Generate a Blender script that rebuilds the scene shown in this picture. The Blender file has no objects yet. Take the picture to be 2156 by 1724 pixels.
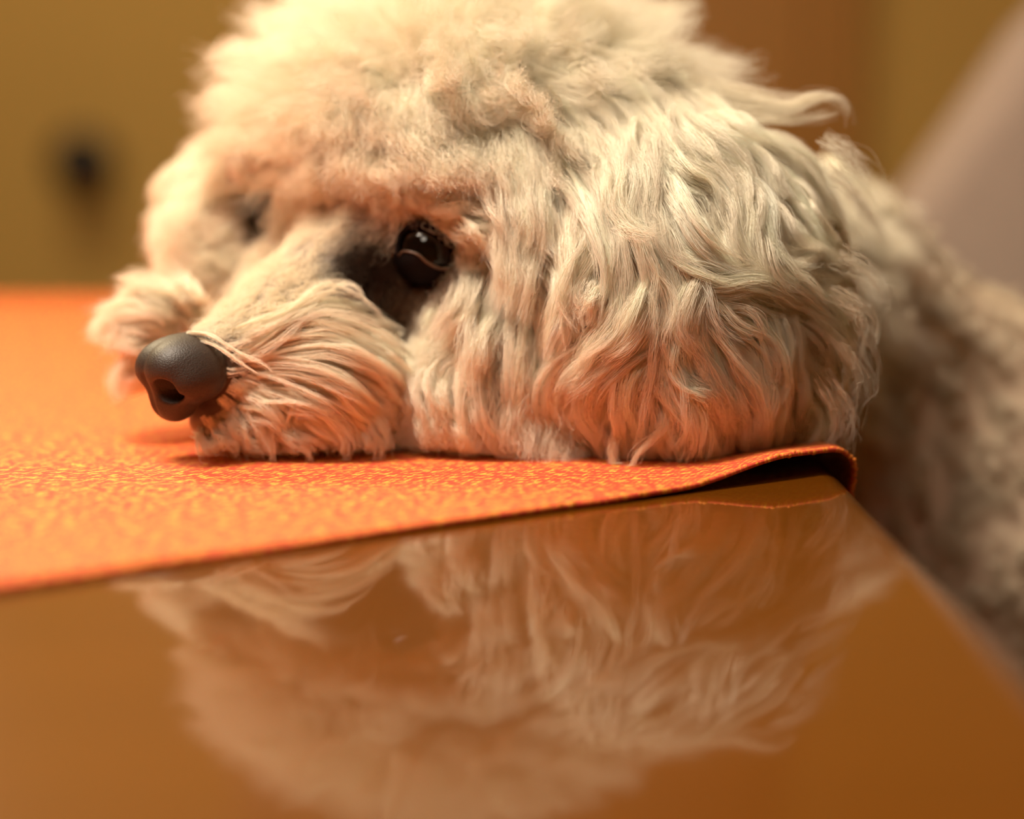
import bpy, bmesh, math
import numpy as np

# ------------------------------------------------------------------ camera, light, exposure
SC = bpy.context.scene
COL = SC.collection
TABLE_Z = 0.75                       # table top height in metres; measures below are in centimetres from the table top
F_PX, CX, CY, CAM_H = 4260.0, 1078.0, 862.0, 10.0
PITCH = math.radians(7.78)
cp, sp = math.cos(PITCH), math.sin(PITCH)


def W(p):
    p = np.asarray(p, dtype=float)
    return p * 0.01 + np.array([0, 0, TABLE_Z])


cam_d = bpy.data.cameras.new('camera')
cam = bpy.data.objects.new('camera', cam_d)
COL.objects.link(cam)
cam.location = W((0, 0, CAM_H))
cam.rotation_euler = (math.pi / 2 - PITCH, 0, 0)
cam_d.sensor_width = 36.0
cam_d.lens = 36.0 * F_PX / 2156.0
cam_d.clip_start = 0.02
cam_d.dof.use_dof = True
cam_d.dof.focus_distance = 0.585
cam_d.dof.aperture_fstop = 3.1
SC.camera = cam

SC.view_settings.view_transform = 'Standard'
SC.view_settings.look = 'None'
SC.view_settings.exposure = 0.0
SC.view_settings.gamma = 1.0
SC.view_settings.use_curve_mapping = False
SC.cycles.use_denoising = True
SC.cycles.max_bounces = 5
SC.cycles.diffuse_bounces = 4
SC.cycles.adaptive_threshold = 0.09
SC.cycles.adaptive_min_samples = 20
SC.cycles_curves.subdivisions = 1
SC.cycles.transparent_max_bounces = 8
SC.cycles.sample_clamp_indirect = 6.0

world = bpy.data.worlds.new('world')
SC.world = world
world.use_nodes = True
world.node_tree.nodes['Background'].inputs[0].default_value = (1.0, 0.8, 0.55, 1)
world.node_tree.nodes['Background'].inputs[1].default_value = 0.05


def lamp(name, pos, target, size, power, color):
    d = bpy.data.lights.new(name, 'AREA')
    d.shape = 'DISK'
    d.size = size
    d.energy = power
    d.color = color
    o = bpy.data.objects.new(name, d)
    COL.objects.link(o)
    o.location = W(pos)
    v = W(target) - W(pos)
    from mathutils import Vector
    o.rotation_euler = Vector(v).to_track_quat('-Z', 'Y').to_euler()
    return o


lamp('pendant_light', (-32, 45, 84), (-4, 66, 0), 0.26, 16.0, (1.0, 0.845, 0.67))
lamp('front_fill', (-30, -45, 140), (0, 60, 0), 0.5, 6.5, (1.0, 0.85, 0.68))  # added fill from the camera side, without a visible source
lamp('side_lamp', (-48, 104, 58), (-22, 80, 0), 0.22, 6.0, (1.0, 0.80, 0.48))
lamp('wall_fill', (-60, 170, 150), (-20, 280, 40), 0.5, 11.5, (1.0, 0.82, 0.55))  # added out of view to brighten the back wall

# ------------------------------------------------------------------ helpers


def ray(u, v):
    a, b = (u - CX) / F_PX, (CY - v) / F_PX
    return np.array([a, cp + b * sp, -sp + b * cp])


def P(u, v, d):
    return np.array([0, 0, CAM_H]) + d * ray(u, v)


def project(p):
    q = p - np.array([0, 0, CAM_H])
    d = q[:, 1] * cp - q[:, 2] * sp
    up = q[:, 1] * sp + q[:, 2] * cp
    return CX + F_PX * q[:, 0] / d, CY - F_PX * up / d


def nrm(v):
    v = np.asarray(v, dtype=float)
    return v / (np.linalg.norm(v, axis=-1, keepdims=True) + 1e-9)


def sstep(a, b, x):
    t = np.clip((x - a) / (b - a), 0, 1)
    return t * t * (3 - 2 * t)


def empty(name, base_cm, label=None, cat=None):
    o = bpy.data.objects.new(name, None)
    COL.objects.link(o)
    o.location = W(base_cm)
    o['_b'] = [float(x) for x in base_cm]
    if label:
        o['label'] = label
        o['category'] = cat
    return o


def base_of(parent):
    while parent is not None:
        if '_b' in parent:
            return np.array(parent['_b'])
        parent = parent.parent
    return None


def obj(name, V, F, mats, parent=None, smooth=True, base=None):
    """V in centimetres from the table top; linked as one mesh object"""
    V = np.asarray(V, dtype=float)
    b = base_of(parent)
    if b is None:
        b = np.array(base) if base is not None else np.zeros(3)
    me = bpy.data.meshes.new(name)
    me.from_pydata(((V - b) * 0.01).tolist(), [], [tuple(f) for f in F])
    me.update()
    if smooth:
        me.polygons.foreach_set('use_smooth', [True] * len(me.polygons))
    if not isinstance(mats, (list, tuple)):
        mats = [mats]
    for m in mats:
        me.materials.append(m)
    o = bpy.data.objects.new(name, me)
    COL.objects.link(o)
    if parent is not None:
        o.parent = parent
    else:
        o.location = W(b)
        o['_b'] = [float(x) for x in b]
    return o


def bm_obj(name, bm, mats, parent=None, smooth=False, base=None):
    V = [tuple(v.co) for v in bm.verts]
    bm.verts.index_update()
    F = [[v.index for v in f.verts] for f in bm.faces]
    bm.free()
    return obj(name, V, F, mats, parent, smooth, base)


def add_box(bm, lo, hi, bevel=0.0, seg=3):
    t = bmesh.new()
    bmesh.ops.create_cube(t, size=1.0)
    lo, hi = np.array(lo, float), np.array(hi, float)
    for v in t.verts:
        v.co = [lo[i] + (v.co[i] + 0.5) * (hi[i] - lo[i]) for i in range(3)]
    if bevel:
        bmesh.ops.bevel(t, geom=list(t.edges), offset=bevel, segments=seg, profile=0.5, affect='EDGES')
    merge(bm, t)


def merge(bm, t):
    t.verts.index_update()
    vs = [bm.verts.new(v.co) for v in t.verts]
    for f in t.faces:
        try:
            bm.faces.new([vs[v.index] for v in f.verts])
        except ValueError:
            pass
    t.free()


def tube(pts, radii, n=10, cap=True):
    pts = np.asarray(pts, float)
    radii = np.broadcast_to(np.asarray(radii, float), (len(pts),))
    T = nrm(np.gradient(pts, axis=0))
    ref = np.array([0.0, 0, 1])
    V, F = [], []
    for i in range(len(pts)):
        s = np.cross(T[i], ref)
        if np.linalg.norm(s) < 1e-3:
            s = np.cross(T[i], [1.0, 0, 0])
        s = s / np.linalg.norm(s)
        w = np.cross(s, T[i])
        for k in range(n):
            a = 2 * math.pi * k / n
            V.append(pts[i] + radii[i] * (math.cos(a) * s + math.sin(a) * w))
    for i in range(len(pts) - 1):
        for k in range(n):
            F.append((i * n + k, i * n + (k + 1) % n, (i + 1) * n + (k + 1) % n, (i + 1) * n + k))
    if cap:
        F.append(tuple(range(n))[::-1])
        F.append(tuple((len(pts) - 1) * n + k for k in range(n)))
    return V, F


def resample(pts, k):
    pts = np.asarray(pts, float)
    # Catmull-Rom through the points, then even spacing
    ext = np.vstack([2 * pts[0] - pts[1], pts, 2 * pts[-1] - pts[-2]])
    out = []
    for i in range(len(pts) - 1):
        p0, p1, p2, p3 = ext[i:i + 4]
        for t in np.linspace(0, 1, 12, endpoint=False):
            out.append(0.5 * ((2 * p1) + (-p0 + p2) * t + (2 * p0 - 5 * p1 + 4 * p2 - p3) * t * t
                              + (-p0 + 3 * p1 - 3 * p2 + p3) * t ** 3))
    out.append(pts[-1])
    out = np.array(out)
    L = np.concatenate([[0], np.cumsum(np.linalg.norm(np.diff(out, axis=0), axis=1))])
    s = np.linspace(0, L[-1], k)
    return np.stack([np.interp(s, L, out[:, j]) for j in range(3)], 1)


# ------------------------------------------------------------------ materials
def mat(name):
    m = bpy.data.materials.new(name)
    m.use_nodes = True
    return m, m.node_tree.nodes, m.node_tree.links, m.node_tree.nodes['Principled BSDF']


def simple(name, col, rough=0.6, **kw):
    m, N, L, b = mat(name)
    b.inputs['Base Color'].default_value = (*col, 1)
    b.inputs['Roughness'].default_value = rough
    for k, v in kw.items():
        b.inputs[k.replace('_', ' ')].default_value = v
    return m


def noise_mix(name, c1, c2, scale, rough=0.6, detail=4.0, stretch=(1, 1, 1), bump=0.0, bump_dist=0.001, **kw):
    m, N, L, b = mat(name)
    tc = N.new('ShaderNodeTexCoord')
    mp = N.new('ShaderNodeMapping')
    mp.inputs['Scale'].default_value = stretch
    no = N.new('ShaderNodeTexNoise')
    no.inputs['Scale'].default_value = scale
    no.inputs['Detail'].default_value = detail
    mx = N.new('ShaderNodeMix')
    mx.data_type = 'RGBA'
    mx.inputs[6].default_value = (*c1, 1)
    mx.inputs[7].default_value = (*c2, 1)
    L.new(tc.outputs['Object'], mp.inputs[0])
    L.new(mp.outputs[0], no.inputs['Vector'])
    L.new(no.outputs['Fac'], mx.inputs[0])
    L.new(mx.outputs[2], b.inputs['Base Color'])
    b.inputs['Roughness'].default_value = rough
    if bump:
        bp = N.new('ShaderNodeBump')
        bp.inputs['Strength'].default_value = bump
        bp.inputs['Distance'].default_value = bump_dist
        L.new(no.outputs['Fac'], bp.inputs['Height'])
        L.new(bp.outputs[0], b.inputs['Normal'])
    for k, v in kw.items():
        b.inputs[k.replace('_', ' ')].default_value = v
    return m


M_wall = noise_mix('wall_paint', (0.52, 0.33, 0.08), (0.56, 0.355, 0.088), 6, 0.9)
M_ceil = simple('ceiling_paint', (0.75, 0.66, 0.52), 0.9)
M_floor = noise_mix('floor_wood', (0.20, 0.10, 0.04), (0.28, 0.15, 0.06), 4, 0.5, stretch=(1, 12, 1))
M_table = noise_mix('varnished_wood', (0.10, 0.029, 0.0008), (0.13, 0.039, 0.001), 9, 0.4, stretch=(0.6, 7, 1),
                    Coat_Weight=1.0, Coat_Roughness=0.045, Coat_IOR=1.38, Specular_IOR_Level=0.08)
M_door = noise_mix('door_wood', (0.40, 0.18, 0.03), (0.46, 0.22, 0.04), 5, 0.5, stretch=(8, 8, 0.8))
M_knob = simple('dark_metal', (0.025, 0.018, 0.01), 0.4, Metallic=0.3)
M_chair = noise_mix('rose_beige_fabric', (0.235, 0.18, 0.145), (0.275, 0.21, 0.165), 60, 0.95, bump=0.3)
M_chairleg = simple('chair_wood', (0.15, 0.07, 0.03), 0.4)


def cloth_material():
    m, N, L, b = mat('woven_cloth')
    at = N.new('ShaderNodeAttribute')
    at.attribute_name = 'weave'
    # three scales of slub on an over-under grid of threads
    mp = N.new('ShaderNodeMapping')
    mp.inputs['Scale'].default_value = (1, 1, 1)
    L.new(at.outputs['Vector'], mp.inputs[0])
    nz = N.new('ShaderNodeTexNoise')
    nz.inputs['Scale'].default_value = 3.0
    nz.inputs['Detail'].default_value = 3.0
    nz.inputs['Roughness'].default_value = 0.62
    st = N.new('ShaderNodeMapping')
    st.inputs['Scale'].default_value = (1.0, 1.7, 1)
    L.new(mp.outputs[0], st.inputs[0])
    L.new(st.outputs[0], nz.inputs['Vector'])
    sep = N.new('ShaderNodeSeparateXYZ')
    L.new(mp.outputs[0], sep.inputs[0])

    def math_(op, a, c=None):
        n = N.new('ShaderNodeMath')
        n.operation = op
        for i, x in enumerate((a, c)):
            if x is None:
                continue
            if isinstance(x, (int, float)):
                n.inputs[i].default_value = x
            else:
                L.new(x, n.inputs[i])
        return n.outputs[0]
    kx, ky = 2 * math.pi / 0.30, 2 * math.pi / 0.20
    wx = math_('SINE', math_('MULTIPLY', sep.outputs[0], kx))
    wy = math_('SINE', math_('MULTIPLY', sep.outputs[1], ky))
    chk = math_('MULTIPLY', wx, wy)
    val = math_('ADD', math_('MULTIPLY', chk, 0.07), nz.outputs['Fac'])
    rp = N.new('ShaderNodeValToRGB')
    e = rp.color_ramp.elements
    e[0].position, e[0].color = 0.475, (0.66, 0.055, 0.028, 1)
    e[1].position, e[1].color = 0.605, (1.0, 0.47, 0.065, 1)
    x = rp.color_ramp.elements.new(0.55)
    x.color = (0.82, 0.14, 0.035, 1)
    L.new(val, rp.inputs[0])
    L.new(rp.outputs[0], b.inputs['Base Color'])
    b.inputs['Roughness'].default_value = 0.75
    b.inputs['Sheen Weight'].default_value = 0.5
    b.inputs['Sheen Roughness'].default_value = 0.4
    b.inputs['Sheen Tint'].default_value = (1.0, 0.62, 0.18, 1)
    bp = N.new('ShaderNodeBump')
    bp.inputs['Strength'].default_value = 0.9
    bp.inputs['Distance'].default_value = 0.0006
    L.new(val, bp.inputs['Height'])
    L.new(bp.outputs[0], b.inputs['Normal'])
    return m


M_cloth = cloth_material()
M_hem = noise_mix('hem_thread', (0.85, 0.36, 0.03), (0.75, 0.10, 0.02), 260, 0.7)


def hair_material(name):
    m = bpy.data.materials.new(name)
    m.use_nodes = True
    N, L = m.node_tree.nodes, m.node_tree.links
    N.clear()
    out = N.new('ShaderNodeOutputMaterial')
    at = N.new('ShaderNodeAttribute')
    at.attribute_name = 'tint'
    df = N.new('ShaderNodeBsdfDiffuse')
    tr = N.new('ShaderNodeBsdfTranslucent')
    gl = N.new('ShaderNodeBsdfHair')
    gl.component = 'Reflection'
    gl.inputs['RoughnessU'].default_value = 0.22
    gl.inputs['RoughnessV'].default_value = 0.5
    L.new(at.outputs['Color'], gl.inputs['Color'])
    L.new(at.outputs['Color'], df.inputs['Color'])
    L.new(at.outputs['Color'], tr.inputs['Color'])
    m1 = N.new('ShaderNodeMixShader')
    m1.inputs[0].default_value = 0.25
    L.new(df.outputs[0], m1.inputs[1])
    L.new(tr.outputs[0], m1.inputs[2])
    m2 = N.new('ShaderNodeMixShader')
    m2.inputs[0].default_value = 0.09
    L.new(m1.outputs[0], m2.inputs[1])
    L.new(gl.outputs[0], m2.inputs[2])
    L.new(m2.outputs[0], out.inputs[0])
    return m


M_hair = hair_material('cream_hair')


def skin_material():
    m, N, L, b = mat('dog_skin')
    at = N.new('ShaderNodeAttribute')
    at.attribute_name = 'tint'
    L.new(at.outputs['Color'], b.inputs['Base Color'])
    b.inputs['Roughness'].default_value = 0.7
    b.inputs['Specular IOR Level'].default_value = 0.15
    return m


M_skin = skin_material()


def nose_material():
    m, N, L, b = mat('nose_leather')
    tc = N.new('ShaderNodeTexCoord')
    vo = N.new('ShaderNodeTexVoronoi')
    vo.inputs['Scale'].default_value = 2100
    L.new(tc.outputs['Object'], vo.inputs['Vector'])
    mx = N.new('ShaderNodeMix')
    mx.data_type = 'RGBA'
    mx.inputs[6].default_value = (0.034, 0.023, 0.015, 1)
    mx.inputs[7].default_value = (0.018, 0.011, 0.007, 1)
    L.new(vo.outputs['Distance'], mx.inputs[0])
    L.new(mx.outputs[2], b.inputs['Base Color'])
    b.inputs['Roughness'].default_value = 0.52
    b.inputs['Specular IOR Level'].default_value = 0.5
    bp = N.new('ShaderNodeBump')
    bp.invert = True
    bp.inputs['Strength'].default_value = 0.4
    bp.inputs['Distance'].default_value = 0.00018
    L.new(vo.outputs['Distance'], bp.inputs['Height'])
    L.new(bp.outputs[0], b.inputs['Normal'])
    return m


M_nose = nose_material()
M_eye = simple('eye', (0.005, 0.003, 0.002), 0.05, Specular_IOR_Level=0.4)
M_lid = simple('eyelid_skin', (0.006, 0.004, 0.004), 0.7, Specular_IOR_Level=0.1)
M_rim = simple('eyelid_rim', (0.11, 0.06, 0.035), 0.4)

# ------------------------------------------------------------------ signed distance shapes (centimetres)
TX1, TY1 = 10.0, 122.0               # right and far edge of the table top
CLOTH_T = 0.20


def s_ell(p, c, r, R=None):
    q = p - c
    if R is not None:
        q = q @ R.T
    r = np.asarray(r, float)
    k0 = np.linalg.norm(q / r, axis=-1)
    k1 = np.linalg.norm(q / (r * r), axis=-1) + 1e-9
    return k0 * (k0 - 1.0) / k1


def s_cone(p, a, b, ra, rb):
    ab = b - a
    t = np.clip(((p - a) @ ab) / (ab @ ab), 0, 1)
    return np.linalg.norm(p - (a + t[..., None] * ab), axis=-1) - (ra + (rb - ra) * t)


def smin(a, b, k):
    h = np.clip(0.5 + 0.5 * (b - a) / k, 0, 1)
    return b + (a - b) * h - k * h * (1 - h)


def smax(a, b, k):
    return -smin(-a, -b, k)


FWD = nrm([-0.80, -0.60, -0.12])     # where the muzzle points
LFT = nrm([0.60, -0.80, 0.0])        # the dog's left, turned to the camera
UPV = np.cross(FWD, LFT)
UPV = UPV if UPV[2] > 0 else -UPV
NOSE = P(385, 792, 60.3)
EYE_R = 0.98
EYE_N = P(899, 530, 62.55)
EYE_F = P(594, 446, 67.6)
SKULL = P(1000, 455, 66.5)
BROW = P(990, 300, 67.2)
NEAR_CHEEK = P(1015, 785, 63.2)
PAD_N = P(655, 800, 62.0)
PAD_F = P(335, 700, 65.2)
EAR_N = P(1452, 618, 62.8)
EAR_F = P(445, 475, 71.0)
SHOULDER = np.array([18.2, 79.5, -4.0])
# ear frame: width, hang, outward
EO = nrm([0.38, -0.92, 0.10])
EW = nrm(np.cross([0, 0, 1], -EO))
EW = EW if EW[0] > 0 else -EW
EH = np.cross(EW, EO)
EH = EH if EH[2] > 0 else -EH
R_EAR = np.stack([EW, EH, EO])
EAR_RAD = (4.75, 5.35, 3.3)


def sdf_ear_near(p):
    return s_ell(p, EAR_N, EAR_RAD, R_EAR)


def sdf_ear_far(p):
    return s_ell(p, EAR_F, (1.7, 1.8, 2.7))


def sdf_head(p):
    d = s_ell(p, BROW, (6.7, 4.3, 4.3))
    d = smin(d, s_ell(p, SKULL, (5.2, 4.9, 5.0)), 1.5)
    d = smin(d, s_ell(p, NEAR_CHEEK, (2.4, 1.8, 2.9)), 1.2)
    d = smin(d, s_ell(p, P(908, 410, 62.7), (1.7, 0.9, 0.7)), 0.7)               # brow over the near eye
    d = smin(d, s_ell(p, P(545, 350, 67.2), (1.2, 1.2, 0.8)), 0.7)                # brow over the far eye
    d = smin(d, s_ell(p, P(470, 520, 68.8), (1.5, 1.6, 2.3)), 0.8)                # far temple
    d = smin(d, s_ell(p, P(700, 640, 67.0), (3.0, 2.0, 3.0)), 1.2)                # far cheek
    d = smin(d, s_cone(p, P(790, 560, 64.6), NOSE - 1.1 * FWD + np.array([0, 0, 0.05]), 2.3, 0.98), 0.8)
    d = smin(d, s_cone(p, P(950, 850, 66.5), P(455, 880, 61.8), 2.6, 0.85), 1.0)  # lower jaw
    d = smin(d, s_ell(p, PAD_N, (2.6, 1.3, 1.9)), 0.8)
    d = smin(d, s_ell(p, PAD_F, (1.4, 1.3, 1.5)), 0.7)
    # eye sockets and the hollow below the inner corner
    d = smax(d, -(np.linalg.norm(p - EYE_N, axis=-1) - (EYE_R + 0.06)), 0.35)
    d = smax(d, -(np.linalg.norm(p - EYE_F, axis=-1) - (EYE_R + 0.12)), 0.4)
    d = smax(d, -s_ell(p, P(780, 585, 61.0), (0.9, 0.9, 0.5)), 0.5)
    return d


def sdf_body(p):
    d = s_cone(p, SKULL + np.array([2.0, 1.0, -0.3]), np.array([12.0, 75.0, 3.6]), 4.2, 3.3)
    d = smin(d, s_cone(p, np.array([12.0, 75.0, 3.6]), SHOULDER, 3.3, 6.4), 2.0)
    d = smin(d, s_cone(p, SHOULDER, np.array([28.5, 87.0, -14.5]), 6.6, 7.0), 3.0)      # back
    d = smin(d, s_cone(p, np.array([18.5, 79.0, -6.0]), np.array([26.5, 84.5, -17]), 5.8, 6.8), 3.0)  # chest and belly
    for y, x in ((74.5, 18.0), (84.5, 19.5)):
        d = smin(d, s_cone(p, np.array([x + 1, y + 0.5, -6.0]), np.array([x, y, -17.0]), 3.0, 1.9), 1.8)
        d = smin(d, s_cone(p, np.array([x, y, -17.0]), np.array([x - 0.4, y, -27.0]), 1.9, 1.4), 0.8)
        d = smin(d, s_ell(p, np.array([x - 1.2, y, -28.3]), (2.2, 1.5, 1.3)), 0.8)
    for y in (78.5, 91.5):
        d = smin(d, s_cone(p, np.array([29.0, y, -16.0]), np.array([22.5, y, -23.0]), 4.2, 2.2), 2.0)     # thigh, knee forward
        d = smin(d, s_cone(p, np.array([22.5, y, -23.0]), np.array([30.0, y, -26.5]), 2.0, 1.3), 1.0)
        d = smin(d, s_ell(p, np.array([26.5, y, -28.4]), (3.6, 1.6, 1.2)), 0.8)
    d = smin(d, s_cone(p, np.array([32.0, 88.5, -15.0]), np.array([36.5, 90.0, -8.0]), 1.3, 0.9), 1.0)    # tail
    return d


def sdf_skin(p):
    d = smin(sdf_head(p), sdf_body(p), 1.5)
    # the head lies on the cloth, the chest stays off the table edge
    slab = np.maximum(p[..., 2] - (CLOTH_T + 0.12 + 0.55 * sstep(-1.0, -3.5, p[..., 0])), p[..., 0] - (TX1 + 0.7))
    return smax(d, -slab, 0.25)


def sdf_hull(p):
    return smin(sdf_skin(p), sdf_ear_near(p), 3.2)


def sdf_all(p):
    return np.minimum(sdf_skin(p), sdf_ear_near(p))


def grad(f, p, e=0.04):
    g = np.stack([f(p + e * np.eye(3)[i]) - f(p - e * np.eye(3)[i]) for i in range(3)], -1)
    return nrm(g)


def surface_nets(f, lo, hi, h):
    lo, hi = np.array(lo, float), np.array(hi, float)
    n = np.ceil((hi - lo) / h).astype(int) + 1
    ax = [lo[i] + h * np.arange(n[i]) for i in range(3)]
    D = np.empty(tuple(n))
    for i in range(n[0]):                       # slice by slice keeps memory low
        Y, Z = np.meshgrid(ax[1], ax[2], indexing='ij')
        D[i] = f(np.stack([np.full_like(Y, ax[0][i]), Y, Z], -1))
    S = D < 0
    cs = [S[a:n[0] - 1 + a, b:n[1] - 1 + b, c:n[2] - 1 + c] for a in (0, 1) for b in (0, 1) for c in (0, 1)]
    cnt = sum(c.astype(np.int8) for c in cs)
    act = (cnt > 0) & (cnt < 8)
    idx = -np.ones(act.shape, int)
    cells = np.argwhere(act)
    idx[act] = np.arange(len(cells))
    acc = np.zeros((len(cells), 3))
    num = np.zeros(len(cells))
    corners = [np.array((a, b, c)) for a in (0, 1) for b in (0, 1) for c in (0, 1)]
    for i in range(8):
        for j in range(i + 1, 8):
            if np.abs(corners[i] - corners[j]).sum() != 1:
                continue
            a, b = cells + corners[i], cells + corners[j]
            da, db = D[a[:, 0], a[:, 1], a[:, 2]], D[b[:, 0], b[:, 1], b[:, 2]]
            x = (da < 0) != (db < 0)
            t = np.where(x, da / np.where(x, da - db, 1), 0)
            acc += np.where(x[:, None], a + t[:, None] * (b - a), 0)
            num += x
    V = lo + h * acc / num[:, None]
    F = []
    for axis in range(3):
        o1, o2 = [(1, 2), (2, 0), (0, 1)][axis]
        sl0 = [slice(None)] * 3
        sl1 = [slice(None)] * 3
        sl0[axis], sl1[axis] = slice(0, n[axis] - 1), slice(1, n[axis])
        e = S[tuple(sl0)] != S[tuple(sl1)]
        ins = S[tuple(sl0)]
        E = np.argwhere(e)
        ok = (E[:, o1] > 0) & (E[:, o2] > 0) & (E[:, o1] < n[o1] - 1) & (E[:, o2] < n[o2] - 1)
        E = E[ok]
        q = []
        for (x, y) in ((1, 1), (0, 1), (0, 0), (1, 0)):
            c = E.copy()
            c[:, o1] -= x
            c[:, o2] -= y
            q.append(idx[c[:, 0], c[:, 1], c[:, 2]])
        q = np.stack(q, 1)
        fl = ~ins[E[:, 0], E[:, 1], E[:, 2]]
        q[fl] = q[fl][:, ::-1]
        F.append(q)
    F = np.concatenate(F)
    for _ in range(2):                          # settle the points on the true surface
        V = V - (f(V) * 0.9)[:, None] * grad(f, V, h * 0.3)
    return V, F


# ------------------------------------------------------------------ the room
def structure(name, V, F, m):
    o = obj(name, V, F, m, None, False)
    o['kind'] = 'structure'
    return o


def slab(name, lo, hi, m, bevel=0.0):
    bm = bmesh.new()
    add_box(bm, lo, hi, bevel)
    o = bm_obj(name, bm, m)
    o['kind'] = 'structure'
    return o


XL, XR, YF, YB, ZF, ZC = -230.0, 190.0, -170.0, 262.0, -75.0, 175.0
slab('floor', (XL, YF, ZF - 8), (XR, YB, ZF), M_floor)
slab('ceiling', (XL, YF, ZC), (XR, YB, ZC + 8), M_ceil)
slab('wall_back', (XL, YB, ZF), (XR, YB + 8, ZC), M_wall)
slab('wall_left', (XL - 8, YF, ZF), (XL, YB, ZC), M_wall)
slab('wall_right', (XR, YF, ZF), (XR + 8, YB, ZC), M_wall)
slab('wall_front', (XL, YF - 8, ZF), (XR, YF, ZC), M_wall)
slab('baseboard_back', (XL, YB - 1.6, ZF), (XR, YB, ZF + 9), M_door, 0.4)

# wooden door in the back wall, seen as a browner strip right of the head
door = slab('door_1', (-22, YB - 2.2, ZF + 0.4), (38, YB - 0.2, ZF + 203), M_door, 0.3)
for x0, x1, z0, z1 in ((-28, -22.4, ZF, ZF + 209), (38.4, 44, ZF, ZF + 209), (-22.4, 38.4, ZF + 203.5, ZF + 209)):
    bm = bmesh.new()
    add_box(bm, (x0, YB - 3.4, z0), (x1, YB, z1), 0.5)
    bm_obj('door_frame', bm, M_door, door)

# ------------------------------------------------------------------ table
table = empty('dining_table', (-62, 58, ZF), 'glossy orange brown wooden dining table with rounded edge under the orange cloth', 'table')
bm = bmesh.new()
add_box(bm, (-135, -6, -3.0), (TX1, TY1, 0), 0.9, 6)
bm_obj('table_top', bm, M_table, table, True)
bm = bmesh.new()
for lo, hi in (((-128, -1, -11), (3, 1.4, -3)), ((-128, 114.6, -11), (3, 117, -3)), ((-128, 1.4, -11), (-125.6, 114.6, -3)), ((0.6, 1.4, -11), (3, 114.6, -3))):
    add_box(bm, lo, hi, 0.2)
bm_obj('apron', bm, M_table, table)
for x in (-126.5, 1.5):
    for y in (0.5, 115.5):
        V, F = tube([(x, y, -3.05), (x, y, -12), (x, y, -40), (x, y, ZF)], [3.4, 3.4, 2.9, 2.2], 20)
        obj('leg', V, F, M_table, table)

# ------------------------------------------------------------------ tablecloth
E0 = np.array([-11.0, 43.6])
ED = nrm(np.array([16.3, 12.5]))
EN = np.array([-ED[1], ED[0]])
rng = np.random.default_rng(4)


def wob(x, seed, sc):
    r = np.random.default_rng(seed)
    out = 0
    for k in range(5):
        out = out + np.sin(x / sc * (0.6 + k * 0.9) + r.uniform(0, 6.28)) / (1 + 0.6 * k)
    return out / 2.2


def cloth_pos(s, t):
    x = E0[0] + ED[0] * s + EN[0] * t
    y = E0[1] + ED[1] * s + EN[1] * t + 0.10 * wob(s, 3, 3.2) * np.exp(-t / 2)
    z = CLOTH_T * np.ones_like(x) + 0.015 * wob(s + 0.7 * t, 5, 2.0)
    z = z + 0.55 * sstep(4.6, 8.2, x) * np.exp(-(t / 2.6) ** 2)
    z = z + 0.06 * sstep(-1, 4, np.abs(wob(s, 9, 5.0)) * 4 - 1) * np.exp(-t / 1.2)
    # hang over the right and the far edge of the table
    for ax, e in ((0, TX1 - 0.55), (1, TY1 - 0.4)):
        c = x if ax == 0 else y
        over = np.maximum(c - e, 0)
        r = 0.95
        ang = np.minimum(over / r, math.pi / 2)
        lin = np.maximum(over - r * math.pi / 2, 0)
        nc = np.where(over > 0, e + r * np.sin(ang) + 0.02 * lin, c)
        z = z - np.where(over > 0, r * (1 - np.cos(ang)) + lin, 0)
        if ax == 0:
            x = nc
        else:
            y = nc
    return np.stack([x, y, z], -1)


sv = np.concatenate([np.arange(-78, -30, 1.6), np.arange(-30, 46.01, 0.22)])
tv = np.concatenate([np.arange(0, 6, 0.22), np.arange(6, 30, 0.6), np.arange(30, 104, 1.6)])
S_, T_ = np.meshgrid(sv, tv, indexing='ij')
CV = cloth_pos(S_, T_).reshape(-1, 3)
ns, nt = len(sv), len(tv)
I = np.arange(ns * nt).reshape(ns, nt)
CF = np.stack([I[:-1, :-1], I[1:, :-1], I[1:, 1:], I[:-1, 1:]], -1).reshape(-1, 4)
cen = CV[CF].mean(1)
keep = (cen[:, 0] > -133) & (CV[CF][:, :, 2].min(1) > -22)
CF = CF[keep]
used = np.unique(CF)
remap = -np.ones(len(CV), int)
remap[used] = np.arange(len(used))
ST = np.stack([S_.ravel(), T_.ravel(), np.zeros(ns * nt)], 1)[used]
cloth = obj('tablecloth', CV[used], remap[CF].tolist(), M_cloth, None, True, base=(-20, 80, 0))
cloth['label'] = 'orange and yellow woven tablecloth lying on the glossy table under the dog'
cloth['category'] = 'tablecloth'
a = cloth.data.attributes.new('weave', 'FLOAT_VECTOR', 'POINT')
a.data.foreach_set('vector', ST.ravel())
so = cloth.modifiers.new('thickness', 'SOLIDIFY')
so.thickness = 0.0013
so.offset = -1

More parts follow.
